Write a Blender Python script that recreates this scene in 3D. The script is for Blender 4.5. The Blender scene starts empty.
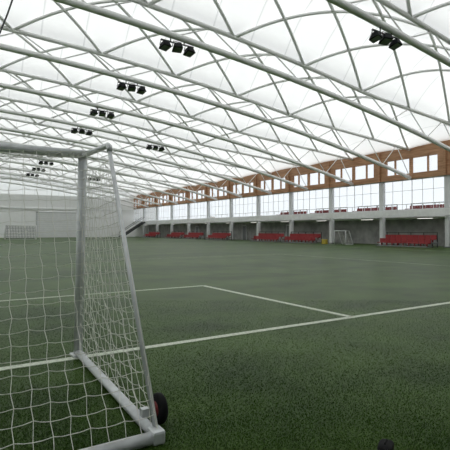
import bpy, math, random, bmesh
from mathutils import Vector, Matrix
random.seed(4)
PI = math.pi
col = bpy.context.scene.collection
sc = bpy.context.scene
sc.view_settings.view_transform = 'Standard'
sc.view_settings.look = 'None'

# ------------------------------------------------------------------ materials
def mat(name, color, rough=.6, metal=0, noise=None, bump=0, nscale=20, spec=.5, emit=0):
    m = bpy.data.materials.new(name); m.use_nodes = True
    nt = m.node_tree; b = nt.nodes['Principled BSDF']
    b.inputs['Base Color'].default_value = (*color, 1)
    b.inputs['Roughness'].default_value = rough
    b.inputs['Metallic'].default_value = metal
    b.inputs['Specular IOR Level'].default_value = spec
    if emit:
        b.inputs['Emission Color'].default_value = (*color, 1)
        b.inputs['Emission Strength'].default_value = emit
    tc = nt.nodes.new('ShaderNodeTexCoord')
    n = nt.nodes.new('ShaderNodeTexNoise'); n.inputs['Scale'].default_value = nscale
    n.inputs['Detail'].default_value = 6
    nt.links.new(tc.outputs['Object'], n.inputs['Vector'])
    r = nt.nodes.new('ShaderNodeValToRGB')
    k = noise if noise is not None else .08
    r.color_ramp.elements[0].position = .3; r.color_ramp.elements[1].position = .7
    r.color_ramp.elements[0].color = (*[c*(1-k) for c in color], 1)
    r.color_ramp.elements[1].color = (*[min(1, c*(1+k)) for c in color], 1)
    nt.links.new(n.outputs['Fac'], r.inputs['Fac'])
    nt.links.new(r.outputs['Color'], b.inputs['Base Color'])
    return m

M = {}
M['steel'] = mat('white_painted_steel', (.86, .86, .85), .45, noise=.03)
M['post'] = mat('goal_aluminium', (.62, .64, .65), .38, .25, noise=.12, nscale=9)
M['net'] = mat('net_cord', (.76, .76, .70), .8)
M['rubber'] = mat('black_rubber', (.008, .008, .009), .8, spec=.2)
M['hub'] = mat('red_hub', (.22, .02, .02), .5)
M['black'] = mat('black_plastic', (.010, .011, .012), .7, spec=.2)
M['lampglass'] = mat('lamp_glass', (.16, .17, .18), .2)
M['red'] = mat('red_plastic', (.27, .020, .023), .6)
M['conc'] = mat('pale_concrete', (.82, .83, .82), .8, noise=.06, nscale=3)
M['grey'] = mat('grey_steel', (.22, .23, .23), .5)
M['dark'] = mat('dark_grey', (.05, .055, .055), .6)
M['column'] = mat('column_paint', (.66, .67, .67), .6)
M['wall'] = mat('white_cladding', (.95, .95, .94), .7, noise=.02, nscale=2)
M['wallrib'] = mat('cladding_joint', (.82, .83, .82), .7, noise=.04, nscale=2)
M['backwall'] = mat('grey_end_cladding', (.22, .23, .23), .8)  # unseen wall, coloured dark to dim the light on the near turf
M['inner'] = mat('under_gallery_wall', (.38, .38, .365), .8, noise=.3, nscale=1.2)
M['line'] = mat('line_yarn', (.56, .60, .50), .85, noise=.3, nscale=40)
M['linefaint'] = mat('dull_line_yarn', (.30, .35, .26), .85, noise=.3, nscale=4)  # darker, duller line colour for the farther markings
M['frame'] = mat('window_frame', (.78, .79, .80), .5)
M['dull'] = mat('dull_white_tube', (.60, .61, .61), .6)
M['foliage'] = mat('overexposed_foliage', (.50, .46, .42), .9, noise=.3, nscale=2)  # outdoor glare put into the colour, lightened as if overexposed
M['bark'] = mat('bark', (.35, .3, .26), .9)
M['outground'] = mat('outside_paving', (.6, .6, .56), .9)
M['tube'] = mat('fill_light_glow', (1, .98, .93), .5, emit=1.6)  # glow of the added fill lights under the gallery
M['yellow'] = mat('yellow_plastic', (.50, .38, .05), .6)

m = bpy.data.materials.new('timber'); m.use_nodes = True; nt = m.node_tree; b = nt.nodes['Principled BSDF']
tc = nt.nodes.new('ShaderNodeTexCoord'); mp = nt.nodes.new('ShaderNodeMapping'); mp.inputs['Scale'].default_value = (1, .35, 5)
n = nt.nodes.new('ShaderNodeTexNoise'); n.inputs['Scale'].default_value = 2.2; n.inputs['Detail'].default_value = 7
r = nt.nodes.new('ShaderNodeValToRGB'); r.color_ramp.elements[0].position = .3; r.color_ramp.elements[1].position = .75
r.color_ramp.elements[0].color = (.32, .155, .075, 1); r.color_ramp.elements[1].color = (.56, .32, .18, 1)
nt.links.new(tc.outputs['Object'], mp.inputs[0]); nt.links.new(mp.outputs[0], n.inputs['Vector'])
nt.links.new(n.outputs['Fac'], r.inputs[0]); nt.links.new(r.outputs[0], b.inputs['Base Color']); b.inputs['Roughness'].default_value = .6
M['timber'] = m

def turf(name, mul, bumpy):
    m = bpy.data.materials.new(name); m.use_nodes = True; nt = m.node_tree; b = nt.nodes['Principled BSDF']
    ge = nt.nodes.new('ShaderNodeNewGeometry'); P = ge.outputs['Position']
    def noise(sc_, det=6, src=None):
        q = nt.nodes.new('ShaderNodeTexNoise'); q.inputs['Scale'].default_value = sc_; q.inputs['Detail'].default_value = det
        nt.links.new(src or P, q.inputs['Vector']); return q
    mp = nt.nodes.new('ShaderNodeMapping'); mp.inputs['Scale'].default_value = (.08, .5, 1); mp.inputs['Rotation'].default_value = (0, 0, .12)
    nt.links.new(P, mp.inputs[0])
    big = noise(.7, 6, mp.outputs[0]); mid = noise(.9, 9); fine = noise(60, 8)
    r1 = nt.nodes.new('ShaderNodeValToRGB'); r1.color_ramp.elements[0].position = .40; r1.color_ramp.elements[1].position = .60
    r1.color_ramp.elements[0].color = (.025*mul, .058*mul, .009*mul, 1); r1.color_ramp.elements[1].color = (.066*mul, .122*mul, .025*mul, 1)
    mx = nt.nodes.new('ShaderNodeMath'); mx.operation = 'ADD'
    m5 = nt.nodes.new('ShaderNodeMath'); m5.operation = 'MULTIPLY'; m5.inputs[1].default_value = .5
    nt.links.new(big.outputs['Fac'], mx.inputs[0]); nt.links.new(mid.outputs['Fac'], mx.inputs[1]); nt.links.new(mx.outputs[0], m5.inputs[0])
    nt.links.new(m5.outputs[0], r1.inputs[0])
    r2 = nt.nodes.new('ShaderNodeValToRGB'); r2.color_ramp.elements[0].position = .38; r2.color_ramp.elements[1].position = .62
    r2.color_ramp.elements[0].color = (.65, .65, .65, 1); r2.color_ramp.elements[1].color = (1.22, 1.22, 1.18, 1)
    nt.links.new(fine.outputs['Fac'], r2.inputs[0])
    mu = nt.nodes.new('ShaderNodeMix'); mu.data_type = 'RGBA'; mu.blend_type = 'MULTIPLY'; mu.inputs[0].default_value = 1
    nt.links.new(r1.outputs[0], mu.inputs[6]); nt.links.new(r2.outputs[0], mu.inputs[7]); nt.links.new(mu.outputs[2], b.inputs['Base Color'])
    b.inputs['Roughness'].default_value = .36; b.inputs['Specular IOR Level'].default_value = .05 if bumpy else .02
    return m
M['turf'] = turf('artificial_turf', .97, True)
M['blade'] = turf('turf_pile', .88, False)

m = bpy.data.materials.new('roof_membrane'); m.use_nodes = True; nt = m.node_tree
for q in list(nt.nodes): nt.nodes.remove(q)
out = nt.nodes.new('ShaderNodeOutputMaterial')
tc = nt.nodes.new('ShaderNodeTexCoord'); wv = nt.nodes.new('ShaderNodeTexWave'); wv.bands_direction = 'X'; wv.inputs['Scale'].default_value = .14
wv.wave_profile = 'SAW'
rr = nt.nodes.new('ShaderNodeValToRGB'); rr.color_ramp.elements[0].color = (.62, .64, .64, 1); rr.color_ramp.elements[1].position = .05; rr.color_ramp.elements[1].color = (.83, .845, .845, 1)
nt.links.new(tc.outputs['Object'], wv.inputs['Vector']); nt.links.new(wv.outputs['Fac'], rr.inputs[0])
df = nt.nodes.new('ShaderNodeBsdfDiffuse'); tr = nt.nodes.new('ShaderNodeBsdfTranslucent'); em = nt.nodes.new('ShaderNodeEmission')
em.inputs['Strength'].default_value = .14  # faint emission added, stands in for daylight glowing through the fabric
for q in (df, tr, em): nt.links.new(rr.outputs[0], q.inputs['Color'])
ms = nt.nodes.new('ShaderNodeMixShader'); ms.inputs[0].default_value = .37
nt.links.new(df.outputs[0], ms.inputs[1]); nt.links.new(tr.outputs[0], ms.inputs[2])
ad = nt.nodes.new('ShaderNodeAddShader'); nt.links.new(ms.outputs[0], ad.inputs[0]); nt.links.new(em.outputs[0], ad.inputs[1])
nt.links.new(ad.outputs[0], out.inputs[0]); M['fabric'] = m

m = bpy.data.materials.new('window_glass'); m.use_nodes = True; nt = m.node_tree
for q in list(nt.nodes): nt.nodes.remove(q)
out = nt.nodes.new('ShaderNodeOutputMaterial'); t1 = nt.nodes.new('ShaderNodeBsdfTransparent'); g1 = nt.nodes.new('ShaderNodeBsdfGlossy')
t1.inputs['Color'].default_value = (.77, .79, .80, 1)
g1.inputs['Roughness'].default_value = .05; ms = nt.nodes.new('ShaderNodeMixShader'); ms.inputs[0].default_value = .05
nt.links.new(t1.outputs[0], ms.inputs[1]); nt.links.new(g1.outputs[0], ms.inputs[2]); nt.links.new(ms.outputs[0], out.inputs[0]); M['glass'] = m

# ------------------------------------------------------------------ helpers
class MB:
    def __init__(s): s.v = []; s.f = []
    def box(s, x0, x1, y0, y1, z0, z1):
        b = len(s.v)
        s.v += [(x, y, z) for x in (x0, x1) for y in (y0, y1) for z in (z0, z1)]
        s.f += [tuple(b+i for i in q) for q in ((0,1,3,2),(4,6,7,5),(0,4,5,1),(2,3,7,6),(0,2,6,4),(1,5,7,3))]
        return s
    def tube(s, pts, r, n=8, ry=None, cap=True):
        pts = [Vector(p) for p in pts]; b = len(s.v); N = len(pts)
        ref = None
        for i, p in enumerate(pts):
            t = (pts[min(i+1, N-1)] - pts[max(i-1, 0)]).normalized()
            if ref is None:
                ref = Vector((0,0,1)) if abs(t.z) < .9 else Vector((1,0,0))
            u = (ref - t*ref.dot(t)).normalized(); w = t.cross(u); ref = u
            for k in range(n):
                a = 2*PI*k/n + PI/n
                s.v.append(tuple(p + u*(math.cos(a)*r) + w*(math.sin(a)*(ry or r))))
        for i in range(N-1):
            for k in range(n):
                a = b+i*n+k; c = b+i*n+(k+1) % n
                s.f.append((a, c, c+n, a+n))
        if cap:
            s.f.append(tuple(b+k for k in reversed(range(n)))); s.f.append(tuple(b+(N-1)*n+k for k in range(n)))
        return s
    def lathe(s, c, axis, prof, n=28):
        c = Vector(c); ax = Vector(axis).normalized(); u = ax.orthogonal().normalized(); w = ax.cross(u); b = len(s.v)
        for (o, r) in prof:
            for k in range(n):
                a = 2*PI*k/n; s.v.append(tuple(c + ax*o + u*(math.cos(a)*r) + w*(math.sin(a)*r)))
        for i in range(len(prof)-1):
            for k in range(n):
                a = b+i*n+k; d = b+i*n+(k+1) % n; s.f.append((a, d, d+n, a+n))
        s.f.append(tuple(b+k for k in reversed(range(n)))); s.f.append(tuple(b+(len(prof)-1)*n+k for k in range(n)))
        return s
    def build(s, name, m, parent=None, smooth=False, bevel=0, loc=None):
        me = bpy.data.meshes.new(name); me.from_pydata(s.v, [], s.f); me.materials.append(m); me.update()
        if smooth:
            for p in me.polygons: p.use_smooth = True
        o = bpy.data.objects.new(name, me); col.objects.link(o)
        if parent: o.parent = parent
        if loc: o.location = loc
        if bevel:
            bv = o.modifiers.new('bevel', 'BEVEL'); bv.width = bevel; bv.segments = 2
        return o
def tag(o, label=None, cat=None, group=None, kind=None):
    if label: o['label'] = label
    if cat: o['category'] = cat
    if group: o['group'] = group
    if kind: o['kind'] = kind
    return o
def thing(name, label, cat, loc=(0,0,0), rz=0, group=None):
    o = bpy.data.objects.new(name, None); col.objects.link(o); o.location = loc; o.rotation_euler = (0,0,rz)
    o.empty_display_size = .2
    return tag(o, label, cat, group)
def kids(o): return [c for c in bpy.data.objects if c.parent == o]
def copy_tree(o, parent=None):
    c = o.copy(); col.objects.link(c)
    if parent: c.parent = parent
    for ch in kids(o): copy_tree(ch, c)
    return c
ORD = ['nearest', 'second', 'third', 'fourth', 'fifth', 'sixth', 'seventh', 'eighth', 'ninth', 'tenth', 'eleventh', 'twelfth', 'thirteenth', 'fourteenth', 'fifteenth']

# ------------------------------------------------------------------ hall dimensions
XR, XL, XC = 36.0, -40.6, -2.3
Y0, Y1 = -8.1, 95.0
S = 6.75
def zlow(x):
    t = abs(x-XC); return 11.05 - .015*t - .0029*t*t
DEP = 1.0
RISE = 2.4
def crown(x): return RISE*(.04+.96*math.sin(PI/2*min(1, max(0, XR+.25-x)/13.0)))
def lift(x): return 1.55*max(0, 1-(XR-x)/14.0)**1.3
TY = [18.9 + S*i for i in range(-4, 12)]
def zfab(x, y):
    f = ((y-18.9)/S) % 1.0
    return zlow(x) + DEP + .14 + lift(x) + crown(x)*4*f*(1-f)

# floor
fl = MB().box(-60, 60, -20, Y1+2, -.3, 0).build('floor', M['turf']); tag(fl, kind='structure')
def line(name, x0, x1, y0, y1, mm='line'): return MB().box(x0, x1, y0, y1, -.01, .006).build(name, M[mm], fl)
GLY = 5.42; W = .06
line('goal_line', -32, 30, GLY-W, GLY+W)
line('goal_area_side_line', 6.0-W, 6.0+W, GLY, 10.6)
line('goal_area_line', -10.6, 6.0, 10.6-W, 10.6+W)
line('penalty_area_side_line', 17.9-W, 17.9+W, GLY, 21.9, 'linefaint')
line('penalty_area_line', -22.5, 17.9, 21.9-W, 21.9+W, 'linefaint')
line('touch_line', 30-W, 30+W, GLY, 90, 'linefaint')
line('halfway_line', -34, 30, 48-W, 48+W, 'linefaint')
R0 = random.Random(5); pv = []; pf = []
F_ = (.5333, .8459); R_ = (.8459, -.5333)
cnt = 0
while cnt < 150000:
    d = 2.7/(1-R0.random()*.72); l = R0.uniform(-.56, .56)*d
    x = d*F_[0]+l*R_[0]; y = d*F_[1]+l*R_[1]
    cnt += 1
    if abs(y-GLY) < W+.012 or (abs(x-6) < W+.012 and y > GLY): continue
    a = R0.uniform(0, PI); wd_ = .0024; h = R0.uniform(.006, .014); dx, dy = math.cos(a)*wd_, math.sin(a)*wd_
    b_ = len(pv); pv += [(x-dx, y-dy, 0), (x+dx, y+dy, 0), (x+R0.uniform(-.012, .012), y+R0.uniform(-.012, .012), h)]; pf.append((b_, b_+1, b_+2))
me = bpy.data.meshes.new('turf_pile'); me.from_pydata(pv, [], pf); me.materials.append(M['blade'])
tp = bpy.data.objects.new('turf_pile', me); col.objects.link(tp); tp.parent = fl
tag(tp, kind='stuff')

# ceiling membrane
mb = MB(); nx = 80; ys = []
y = TY[0]-S
while y < Y1+.01:
    ys.append(y); y += S/12
for yy in ys:
    for i in range(nx+1):
        x = XL + (XR+.25-XL)*i/nx; mb.v.append((x, yy, zfab(x, yy)))
for j in range(len(ys)-1):
    for i in range(nx):
        a = j*(nx+1)+i; mb.f.append((a, a+1, a+nx+2, a+nx+1))
tag(mb.build('ceiling', M['fabric'], smooth=True), kind='structure')

# walls : far wall with a membrane gable on top
far = MB().box(XL-.3, 42, Y1, Y1+.3, 0, 8.4).build('wall_far', M['wall']); tag(far, kind='structure')
MB().box(XL-.3, 42, Y1, Y1+.02, 8.4, 16).build('gable_membrane', M['fabric'], far)
rb = MB()
for i in range(17):
    x = XL + i*4.5; rb.box(x, x+.06, Y1-.06, Y1, 0, 8.4)
rb.build('cladding_rib', M['wallrib'], far)
tag(MB().box(XL-.3, XL, Y0, Y1, 0, 9.5).build('wall_left', M['wall']), kind='structure')
tag(MB().box(XL, 42, Y0-.3, Y0, 0, 16).build('wall_back', M['backwall']), kind='structure')
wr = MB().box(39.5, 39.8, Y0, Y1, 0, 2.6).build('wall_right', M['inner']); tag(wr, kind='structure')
d1 = MB().box(16.2, 24.2, Y1-.12, Y1-.04, 0, 4.9).build('door_1', M['wallrib']); tag(d1, kind='structure')
MB().box(15.95, 16.2, Y1-.2, Y1, 0, 5.1).box(24.2, 24.45, Y1-.2, Y1, 0, 5.1).box(15.95, 24.45, Y1-.2, Y1, 4.9, 5.1).build('door_frame', M['dull'], d1)
sl = MB()
for i in range(12): sl.box(16.2, 24.2, Y1-.15, Y1-.1, .38*i+.3, .38*i+.34)
sl.build('door_slat', M['column'], d1)
tag(MB().box(XL, 36, Y1-.15, Y1, 5.6, 5.85).build('trim_1', M['wallrib']), kind='structure')

# gallery slab and edge beam
gal = MB().box(36.85, 42, Y0+.1, Y1-.1, 2.64, 2.85).build('gallery_deck', M['conc'])
tag(gal, 'pale concrete deck of the viewing gallery, underside above the red seats', 'gallery')
eb = MB().box(35.85, 36.06, Y0+.1, Y1-.1, 2.76, 3.34).build('edge_beam', M['conc'])
tag(eb, 'long pale edge beam running below the row of windows', 'beam')
MB().tube([(35.95, Y0+.1, 2.66), (35.95, Y1-.1, 2.66)], .05).build('pipe', M['column'], eb)
colY = [22.2 - 4*S + .1 + S*i for i in range(0, 16)]
vis = 0; c0 = None
for i, y in enumerate(colY):
    if c0 is None:
        c0 = thing('gallery_column', 'x', 'column', (36.45, y, 0))
        MB().box(-.22, .22, -.19, .19, 0, 6.14).build('shaft', M['column'], c0, bevel=.03)
        MB().box(-.3, .3, -.3, .3, 0, .1).build('base_plate', M['grey'], c0)
        c = c0
    else:
        c = copy_tree(c0); c.location = (36.45, y, 0)
    c['group'] = 'grey columns along the gallery'
    if y < 20: c['label'] = 'grey gallery column out of view beside the goal end'
    else:
        vis += 1
        c['label'] = ('grey square gallery column at the right edge of the photo' if vis == 1 else
             '%s grey gallery column counting from the right edge towards the far wall' % ORD[vis-1])
for i in range(len(colY)-1):
    ya, yb = colY[i]+.22, colY[i+1]-.22
    wdw = MB()
    wdw.box(36.3, 36.40, ya, yb, 3.3, 3.4).box(36.3, 36.40, ya, yb, 6.05, 6.15).box(36.3, 36.34, ya, yb, 5.1, 5.13)
    nn = 6
    for k in range(nn+1):
        yy = ya + (yb-ya-.05)*k/nn; ww = .06 if k in (0, 3, nn) else .03
        wdw.box(36.3, 36.34, yy, yy+ww, 3.3, 6.15)
    wo = wdw.build('window_%d' % (i+1), M['frame']); tag(wo, kind='structure')
    MB().box(36.345, 36.35, ya, yb, 3.4, 6.1).build('pane', M['glass'], wo)
    t = MB().box(36.08, 36.5, colY[i], colY[i+1], 6.15, 6.65).box(36.08, 36.5, colY[i], colY[i+1], 8.05, 9.5)
    to = t.build('trim_%d' % (i+2), M['timber']); tag(to, kind='structure')
    mm = MB(); nn = 4
    for k in range(nn+1):
        yy = colY[i] + (colY[i+1]-colY[i])*k/nn; wd = .75 if k in (0, nn) else (.14 if k == 2 else .05)
        mm.box(36.1, 36.3, max(colY[i], yy-wd), min(colY[i+1], yy+wd), 6.65, 8.05)
    mm.box(35.9, 36.08, colY[i]-.1, colY[i]+.1, 6.15, 8.9)
    mm.build('timber_mullion', M['timber'], to)
    MB().box(36.34, 36.345, colY[i], colY[i+1], 6.65, 8.05).build('clerestory_pane', M['glass'], to)
    sy = (colY[i]+colY[i+1])/2
    if sy > 18:
        sl_ = thing('fill_light', '%s added fill light on the gallery underside, counting from the right edge' % ORD[i-3], 'light', (38.2, sy, 2.64), 0, 'added fill lights under the gallery')  # made-up lamps, added to brighten the recess under the gallery
        MB().box(-.09, .09, -.8, .8, -.05, .0).build('housing', M['frame'], sl_)
        MB().box(-.06, .06, -.75, .75, -.08, -.05).build('diffuser', M['tube'], sl_)
# ------------------------------------------------------------------ trusses
def build_truss():
    root = thing('roof_truss', 'x', 'roof truss', (XC, 0, 0))
    xs = [XL + (XR-XL)*i/60 for i in range(61)]
    L = lambda x: (x-XC, 0, zlow(x)); U = lambda x: (x-XC, 0, zlow(x)+DEP+lift(x))
    MB().tube([L(x) for x in xs], .155, 8).build('lower_chord', M['steel'], root, True)
    MB().tube([U(x) for x in xs], .115, 8).build('upper_chord', M['steel'], root, True)
    n = 40; stp = (XR-XL)/n
    for i in range(n):
        x = XL + stp*i
        a, b2 = (L(x), U(x+stp)) if i % 2 == 0 else (U(x), L(x+stp))
        MB().tube([a, b2], .036, 5).build('brace', M['steel'], root, True)
    P = 14.0; x = XR - .2
    while x - P > XL-1:
        for (xa, xb) in ((x, x-P), (x-P, x)):
            pts = []
            for k in range(25):
                f = k/24; xx = xa+(xb-xa)*f
                pts.append((xx-XC, S*f, zlow(xx)+DEP+lift(xx)+crown(xx)*4*f*(1-f)-.02))
            MB().tube(pts, .088, 7).build('curved_rib', M['steel'], root, True)
        x -= P/3
    return root
tr0 = build_truss(); n = 0
for i, y in enumerate(TY):
    if y > Y1-.5: break
    t = tr0 if i == 0 else copy_tree(tr0)
    t.location = (XC, y, 0); t['group'] = 'white arched roof trusses'
    if i == 15:
        for ch in kids(t):
            if ch.name.startswith('curved_rib'): bpy.data.objects.remove(ch)
    if y < 12: t['label'] = 'white steel roof truss above the goal end, out of view'
    else:
        n += 1
        t['label'] = '%s white lattice roof truss in view, counting from the goal towards the far wall' % ORD[n-1]

# ------------------------------------------------------------------ floodlights
def build_flood():
    r = thing('floodlight_cluster', 'x', 'floodlight')
    MB().tube([(-.85, 0, -.16), (.85, 0, -.16)], .035, 6).build('mount_bar', M['dark'], r)
    MB().tube([(-.35, 0, -.16), (-.35, 0, .05)], .03, 6).build('hanger', M['dark'], r)
    MB().tube([(.35, 0, -.16), (.35, 0, .05)], .03, 6).build('hanger', M['dark'], r)
    for x, dz, q in ((-.62, 0, .3), (0, .04, -.25), (.62, -.03, .2)):
        h = MB(); z = -.45+dz
        h.v += [(x-.24,-.22,z+.02),(x+.24,-.22,z+.02),(x+.24,.22,z-.1),(x-.24,.22,z-.1),(x-.15,-.12,z+.26),(x+.15,-.12,z+.26),(x+.15,.13,z+.2),(x-.15,.13,z+.2)]
        c_, s_ = math.cos(q), math.sin(q)
        h.v = [(x+(a-x)*c_-b_*s_, (a-x)*s_+b_*c_, zz) for a, b_, zz in h.v]
        h.f += [(0,3,2,1),(4,5,6,7),(0,1,5,4),(1,2,6,5),(2,3,7,6),(3,0,4,7)]
        ho = h.build('lamp_head', M['black'], r, bevel=.03)
        MB().tube([(x-.27,0,z+.05),(x-.2,0,z+.33),(x+.2,0,z+.33),(x+.27,0,z+.05)], .02, 5).build('bracket', M['dark'], r)
        g = MB(); g.v += [(x-.2,-.18,z-.0),(x+.2,-.18,z-.0),(x+.2,.18,z-.11),(x-.2,.18,z-.11)]
        g.v = [(x+(a-x)*c_-b_*s_, (a-x)*s_+b_*c_, zz) for a, b_, zz in g.v]
        g.f.append((0,3,2,1)); g.build('lamp_glass', M['lampglass'], ho)
    return r
f0 = build_flood(); first = True
FL = []
for k in (0, 1, 2, 3, 5, 6, 7, 8): FL.append((9.3+.045*S*k, 18.9+S*k))
FL += [(15.5, 12.15), (17, 39.15), (19, 66.15)]
kk = 0
for (x, y) in FL:
    f = f0 if first else copy_tree(f0); first = False
    f.location = (x, y, zlow(x)-.15); f['group'] = 'black floodlight clusters under the roof trusses'
    if x < 13.5:
        f['label'] = ('large cluster of three black floodlights above the goal, nearest of the left row' if kk == 0 else
            '%s cluster of black floodlights in the left row, counting from the goal' % ORD[kk])
        kk += 1
    else:
        f['label'] = {12: 'cluster of three black floodlights near the upper right corner of the photo', 39: 'small black floodlight cluster in the right row above mid pitch', 66: 'tiny black floodlight cluster in the right row near the far wall'}[int(y)]
cb = MB().tube([(.25, 0, 0), (.15, 0, -.6), (-.05, 0, -1.3), (-.35, 0, -2.2), (-.7, 0, -3.0)], .035, 6).build('hanging_cable', M['dark'], None, True, loc=(2.15, 18.75, zlow(2.15)))
tag(cb, 'thin dark cable hanging from the roof truss in the upper left corner', 'cable')

# ------------------------------------------------------------------ the big goal
gx, gy = 1.40, 5.50
goal = thing('football_goal', 'large white aluminium full size goal with net and wheels on the goal line', 'goal', (gx, gy, 0))
WG = 7.32; TX = .045; BX = -.10
H = 2.41; EY, EZ = -1.00, 2.35; RY = -2.54
for s in (0, -WG):
    MB().tube([(s, 0, 0), (s+TX, 0, H-.02)], .052, 14, ry=.048).build('goal_post', M['post'], goal, True)
    MB().tube([(s+TX, 0, H-.02), (s+TX, EY+.03, EZ+.015), (s+TX, EY-.015, EZ-.01), (s+TX-.003, EY-.03, EZ-.06)], .029, 10).build('top_side_bar', M['post'], goal, True)
    MB().tube([(s+TX, EY-.01, EZ-.03), (s+BX+.01, RY+.05, .10)], .021, 10).build('slanted_stay', M['post'], goal, True)
    MB().tube([(s, .06, .045), (s+BX, RY, .045)], .037, 12, ry=.042).build('side_ground_bar', M['post'], goal, True)
    MB().box(s-.08, s+.08, -.09, .09, 0, .03).build('foot_plate', M['post'], goal, bevel=.008)
    MB().box(s+BX-.05, s+BX+.05, RY-.05, RY+.08, .0, .10).build('corner_joint', M['post'], goal, bevel=.02)
    sg = 1 if s == 0 else -1
    wx = s+BX+.15*sg; wy_ = RY+.30
    wh = MB().lathe((wx, wy_, .115), (1,0,0), [(-.032,.066),(-.032,.098),(-.02,.113),(0,.116),(.02,.113),(.032,.098),(.032,.066)], 32).build('wheel', M['rubber'], goal, True)
    MB().lathe((wx, wy_, .115), (1,0,0), [(-.042,.02),(-.042,.035),(-.036,.04),(-.034,.058),(.034,.058),(.036,.04),(.042,.035),(.042,.02)], 24).build('wheel_hub', M['hub'], wh, True)
    MB().tube([(wx-.12*sg, wy_, .115), (wx+.05*sg, wy_, .115)], .012, 8).build('axle', M['grey'], wh)
    MB().box(min(s+BX, s+BX+.06*sg), max(s+BX, s+BX+.06*sg), wy_-.03, wy_+.03, .08, .14).build('wheel_bracket', M['post'], goal)
MB().tube([(-WG+TX-.05, 0, H), (TX+.05, 0, H)], .050, 14, ry=.055).build('crossbar', M['post'], goal, True)
MB().tube([(-WG+BX-.02, RY, .045), (BX, RY, .045)], .045, 14, ry=.045).build('rear_ground_bar', M['post'], goal, True)

R = random.Random(11)
def netpanel(mb, fn, nu, nv, droop=.005, jit=.005, r=.0028, zig=.006):
    P = {}
    for i in range(nu+1):
        for j in range(nv+1):
            p = Vector(fn(i/nu, j/nv)); e = 0 if (i in (0, nu) or j in (0, nv)) else 1
            p += e*Vector((R.uniform(-jit, jit) + (zig if (i+j) % 2 else -zig), R.uniform(-jit, jit), R.uniform(-jit, jit) + (zig if (i+j) % 2 else -zig)))
            P[i, j] = p
    for i in range(nu+1):
        for j in range(nv+1):
            if i < nu:
                a, b = P[i, j], P[i+1, j]; m_ = (a+b)/2 + Vector((0, 0, -droop)); mb.tube([a, m_, b], r, 4, cap=False)
            if j < nv:
                a, b = P[i, j], P[i, j+1]; mb.tube([a, b], r, 4, cap=False)
def cord(u):
    s = math.sin(PI*u); return Vector((TX - WG*u, EY + .05*s, EZ - .02 - .16*s**.5))
def backfn(u, v):
    a = cord(u); b = Vector((BX-WG*u, RY, .09)); p = a.lerp(b, v)
    p.y += (.10*math.sin(PI*v) + .03*math.sin(u*31+v*4))*math.sin(PI*min(1, u*8+.0001)/2); p.z -= .05*math.sin(PI*v)
    return p
def rooffn(u, v):
    a = Vector((TX-WG*u, 0, H-.05)); p = a.lerp(cord(u), v); p.z -= .06*math.sin(PI*v)*min(1, u*10)*min(1, (1-u)*10); return p
def sidefn(s):
    def f(u, v):
        z = .08+(EZ-.12-.08)*(1-v)
        a = Vector((s+TX*z/H, -.05, z)); b = Vector((s+BX + (TX-BX)*z/EZ, RY+(EY-RY)*(z-.1)/(EZ-.1), z))
        p = a.lerp(b, u); p.x += -.05*math.sin(PI*u)*math.sin(PI*v); p.z -= .06*math.sin(PI*u); return p
    return f
nb = MB()
netpanel(nb, backfn, 64, 24)
netpanel(nb, rooffn, 64, 9)
netpanel(nb, sidefn(0), 17, 20)
netpanel(nb, sidefn(-WG), 17, 20)
nb.build('net', M['net'], goal)

def small_goal(label, loc, rz, wd, h, pr=.07, pm='wall', nr=.010, nm='net', stepx=.4):
    g = thing('small_goal', label, 'goal', loc, rz, 'small goals stored along the walls')
    for s in (0, wd):
        MB().tube([(s, 0, 0), (s, 0, h)], pr, 8).build('goal_post', M[pm], g, True)
        MB().tube([(s, 0, h), (s, .5, h), (s, 1.1, .05), (s, 0, .05)], .035, 6).build('side_frame', M['dull'], g)
    MB().tube([(0, 0, h), (wd, 0, h)], pr, 8).build('crossbar', M[pm], g, True)
    MB().tube([(0, 1.1, .05), (wd, 1.1, .05)], .035, 6).build('rear_bar', M['dull'], g)
    q = MB(); k = int(wd/stepx)
    for i in range(k+1):
        x = wd*i/k; q.tube([(x, .5, h), (x, 1.1, .05)], nr, 3, cap=False)
    for i in range(9):
        f = i/9; q.tube([(0, .5+.6*f, h*(1-f)+.05*f), (wd, .5+.6*f, h*(1-f)+.05*f)], nr, 3, cap=False)
    q.build('net', M[nm], g)
small_goal('white goal standing in front of the far wall left of the roller door', (8.3, 75.5, 0), 0, 4.4, 2.2, .10, 'steel', .03, 'grey', .22)
small_goal('small white goal beside the gallery columns left of the nearest red seats', (34.4, 33.4, 0), -PI/2, 1.5, 1.4, .05, 'dull')

# ------------------------------------------------------------------ red seat stands
def build_stand():
    r = thing('seat_stand', 'x', 'seating stand')
    Ls = 5.2
    MB().box(-.35, .45, -Ls/2, Ls/2, .03, .12).box(.45, 1.25, -Ls/2, Ls/2, .34, .44).build('platform', M['grey'], r)
    fr = MB()
    for k in range(5):
        y = -Ls/2+.05+(Ls-.1)*k/4; fr.box(-.33, -.25, y-.03, y+.03, 0, .1).box(.45, .52, y-.03, y+.03, 0, .36).box(1.15, 1.22, y-.03, y+.03, 0, 1.3)
    fr.box(1.15, 1.2, -Ls/2, Ls/2, 1.25, 1.3)
    fr.build('frame', M['dark'], r)
    for row, (x, z) in enumerate(((.05, .12), (.85, .44))):
        for k in range(9):
            y = -Ls/2 + .28 + (Ls-.56)*k/8
            m_ = MB()
            m_.box(x-.24, x+.16, y-.27, y+.27, z+.2, z+.27).box(x+.14, x+.2, y-.27, y+.27, z+.27, z+.62).box(x-.02, x+.06, y-.05, y+.05, z, z+.2)
            m_.build('seat', M['red'], r, bevel=.012)
    return r
st0 = build_stand()
def wy(u, X=34.8):
    k = (u-225)/452; return X*(.8459-.5333*k)/(.5333+.8459*k)
sts = [(wy(a)+wy(b))/2 for a, b in ((375,437),(284,316),(250,283),(206,228),(184,199),(166,181))]+[82.6]
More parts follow.
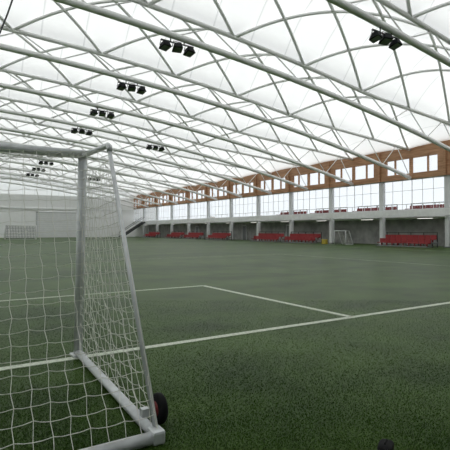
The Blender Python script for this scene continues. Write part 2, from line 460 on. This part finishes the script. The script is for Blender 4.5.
for i, y in enumerate(sts):
    s_ = st0 if i == 0 else copy_tree(st0); s_.location = (34.6, y, 0)
    s_['group'] = 'red spectator seats under the gallery'
    s_['label'] = ['two rows of red seats nearest the right edge below the gallery', 'second stand of red seats from the right edge', 'third stand of red seats from the right edge', 'fourth stand of red seats from the right edge, mid pitch', 'fifth stand of red seats from the right edge', 'sixth stand of red seats from the right edge', 'farthest stand of red seats beside the stairs'][i]
for j, k in enumerate((4, 5, 6, 7)):
    s_ = copy_tree(st0); s_.location = (38.6, (colY[k]+colY[k+1])/2, 2.85)
    s_['group'] = 'red seats up on the viewing gallery'
    s_['label'] = '%s block of red seats up on the gallery behind the glass, counting from the right' % ORD[j]

bn = thing('grit_bin', 'small yellow bin standing below the gallery right of the second red seats', 'bin', (34.9, wy(324), 0))
MB().box(-.22, .22, -.25, .25, 0, .42).build('bin_body', M['yellow'], bn, bevel=.04)
MB().box(-.25, .25, -.28, .28, .42, .5).build('lid', M['yellow'], bn, bevel=.03)

for k, y in enumerate((46.5, 57, 72)):
    d = MB().box(39.42, 39.5, y-.5, y+.5, 0, 2.1).build('door_%d' % (k+2), M['grey']); tag(d, kind='structure')
    MB().box(39.4, 39.5, y-.6, y-.5, 0, 2.2).box(39.4, 39.5, y+.5, y+.6, 0, 2.2).box(39.4, 39.5, y-.6, y+.6, 2.1, 2.2).build('door_frame', M['frame'], d)

st = thing('staircase', 'dark steel staircase dropping from the far end of the gallery', 'stairs', (35.75, 88.3, 0))
q = MB()
for i in range(16): q.box(-.32*i-.4, -.32*i, -.7, .7, 3.2-.2*i-.06, 3.2-.2*i)
q.build('tread', M['dark'], st)
for s in (-.72, .72):
    MB().tube([(0, s, 3.15), (-5.0, s, 0)], .16, 6).build('stringer', M['dark'], st)
    MB().tube([(0, s, 4.2), (-5.0, s, 1.05), (-5.0, s, 0)], .05, 6).build('handrail', M['dark'], st)
rl = thing('gallery_railing', 'thin grey railing along the edge of the viewing gallery', 'railing', (35.95, 0, 3.34))
MB().tube([(0, Y0+.1, .5), (0, Y1-.1, .5)], .028, 6).build('top_rail', M['dull'], rl)
for k in range(48):
    y = 18 + k*1.6
    if y < Y1: MB().box(-.02, .02, y-.02, y+.02, 0, .5).build('baluster', M['dull'], rl)

og = MB().box(42, 140, -40, 180, -.4, -.05).build('outside_ground', M['outground']); tag(og, kind='structure')
def tree(i, x, y, h):
    t = thing('tree', 'pale tree outside seen through the windows, %s from the right' % ORD[i], 'tree', (x, y, -.05), 0, 'trees outside the windows')
    MB().tube([(0,0,0),(0.05,0,h*.55)], .14, 7).build('trunk', M['bark'], t)
    bm = bmesh.new()
    for k in range(6):
        v = bmesh.ops.create_icosphere(bm, subdivisions=2, radius=R.uniform(.8, 1.4))['verts']
        off = Vector((R.uniform(-1.2,1.2), R.uniform(-1.6,1.6), h*.75+R.uniform(-.8,.6)))
        for q in v: q.co = q.co*R.uniform(.82, 1.15) + off
    me = bpy.data.meshes.new('crown'); bm.to_mesh(me); bm.free(); me.materials.append(M['foliage'])
    o = bpy.data.objects.new('crown', me); col.objects.link(o); o.parent = t
for i in range(9): tree(i, 58+R.uniform(-3, 5), 34+i*11+R.uniform(-2, 2), R.uniform(4.0, 4.9))

bag = thing('kit_bag', 'small black bag lying on the turf at the bottom edge of the photo', 'bag', (2.56, 2.02, 0), .5)
bm = bmesh.new(); bmesh.ops.create_uvsphere(bm, u_segments=20, v_segments=12, radius=1)
for v in bm.verts: v.co = Vector((math.copysign(abs(v.co.x)**.6, v.co.x)*.085, math.copysign(abs(v.co.y)**.6, v.co.y)*.05, .032+math.copysign(abs(v.co.z)**.7, v.co.z)*.032))
me = bpy.data.meshes.new('bag_body'); bm.to_mesh(me); bm.free(); me.materials.append(M['rubber'])
o = bpy.data.objects.new('bag_body', me); col.objects.link(o); o.parent = bag
MB().tube([(-.04,0,.055),(-.03,0,.07),(.03,0,.07),(.04,0,.055)], .006, 6).build('strap', M['rubber'], bag)

# ------------------------------------------------------------------ light and camera
wd = bpy.data.worlds.new('World'); sc.world = wd; wd.use_nodes = True
bg = wd.node_tree.nodes['Background']; bg.inputs[0].default_value = (.97, .98, 1, 1); bg.inputs[1].default_value = 1.75
sun = bpy.data.lights.new('sun', 'SUN'); sun.energy = 3.0; sun.angle = math.radians(40); sun.color = (1, .98, .95)
so = bpy.data.objects.new('sun', sun); col.objects.link(so)
so.rotation_euler = Vector((-.25, -.75, -.72)).to_track_quat('-Z', 'Y').to_euler()
cam = bpy.data.cameras.new('camera'); co = bpy.data.objects.new('camera', cam); col.objects.link(co)
cam.sensor_width = 36; cam.lens = 36*452/450; cam.clip_end = 500
co.location = (0, 0, 1.5); co.rotation_euler = (math.radians(90.63), 0, -math.atan(285/452))
sc.camera = co
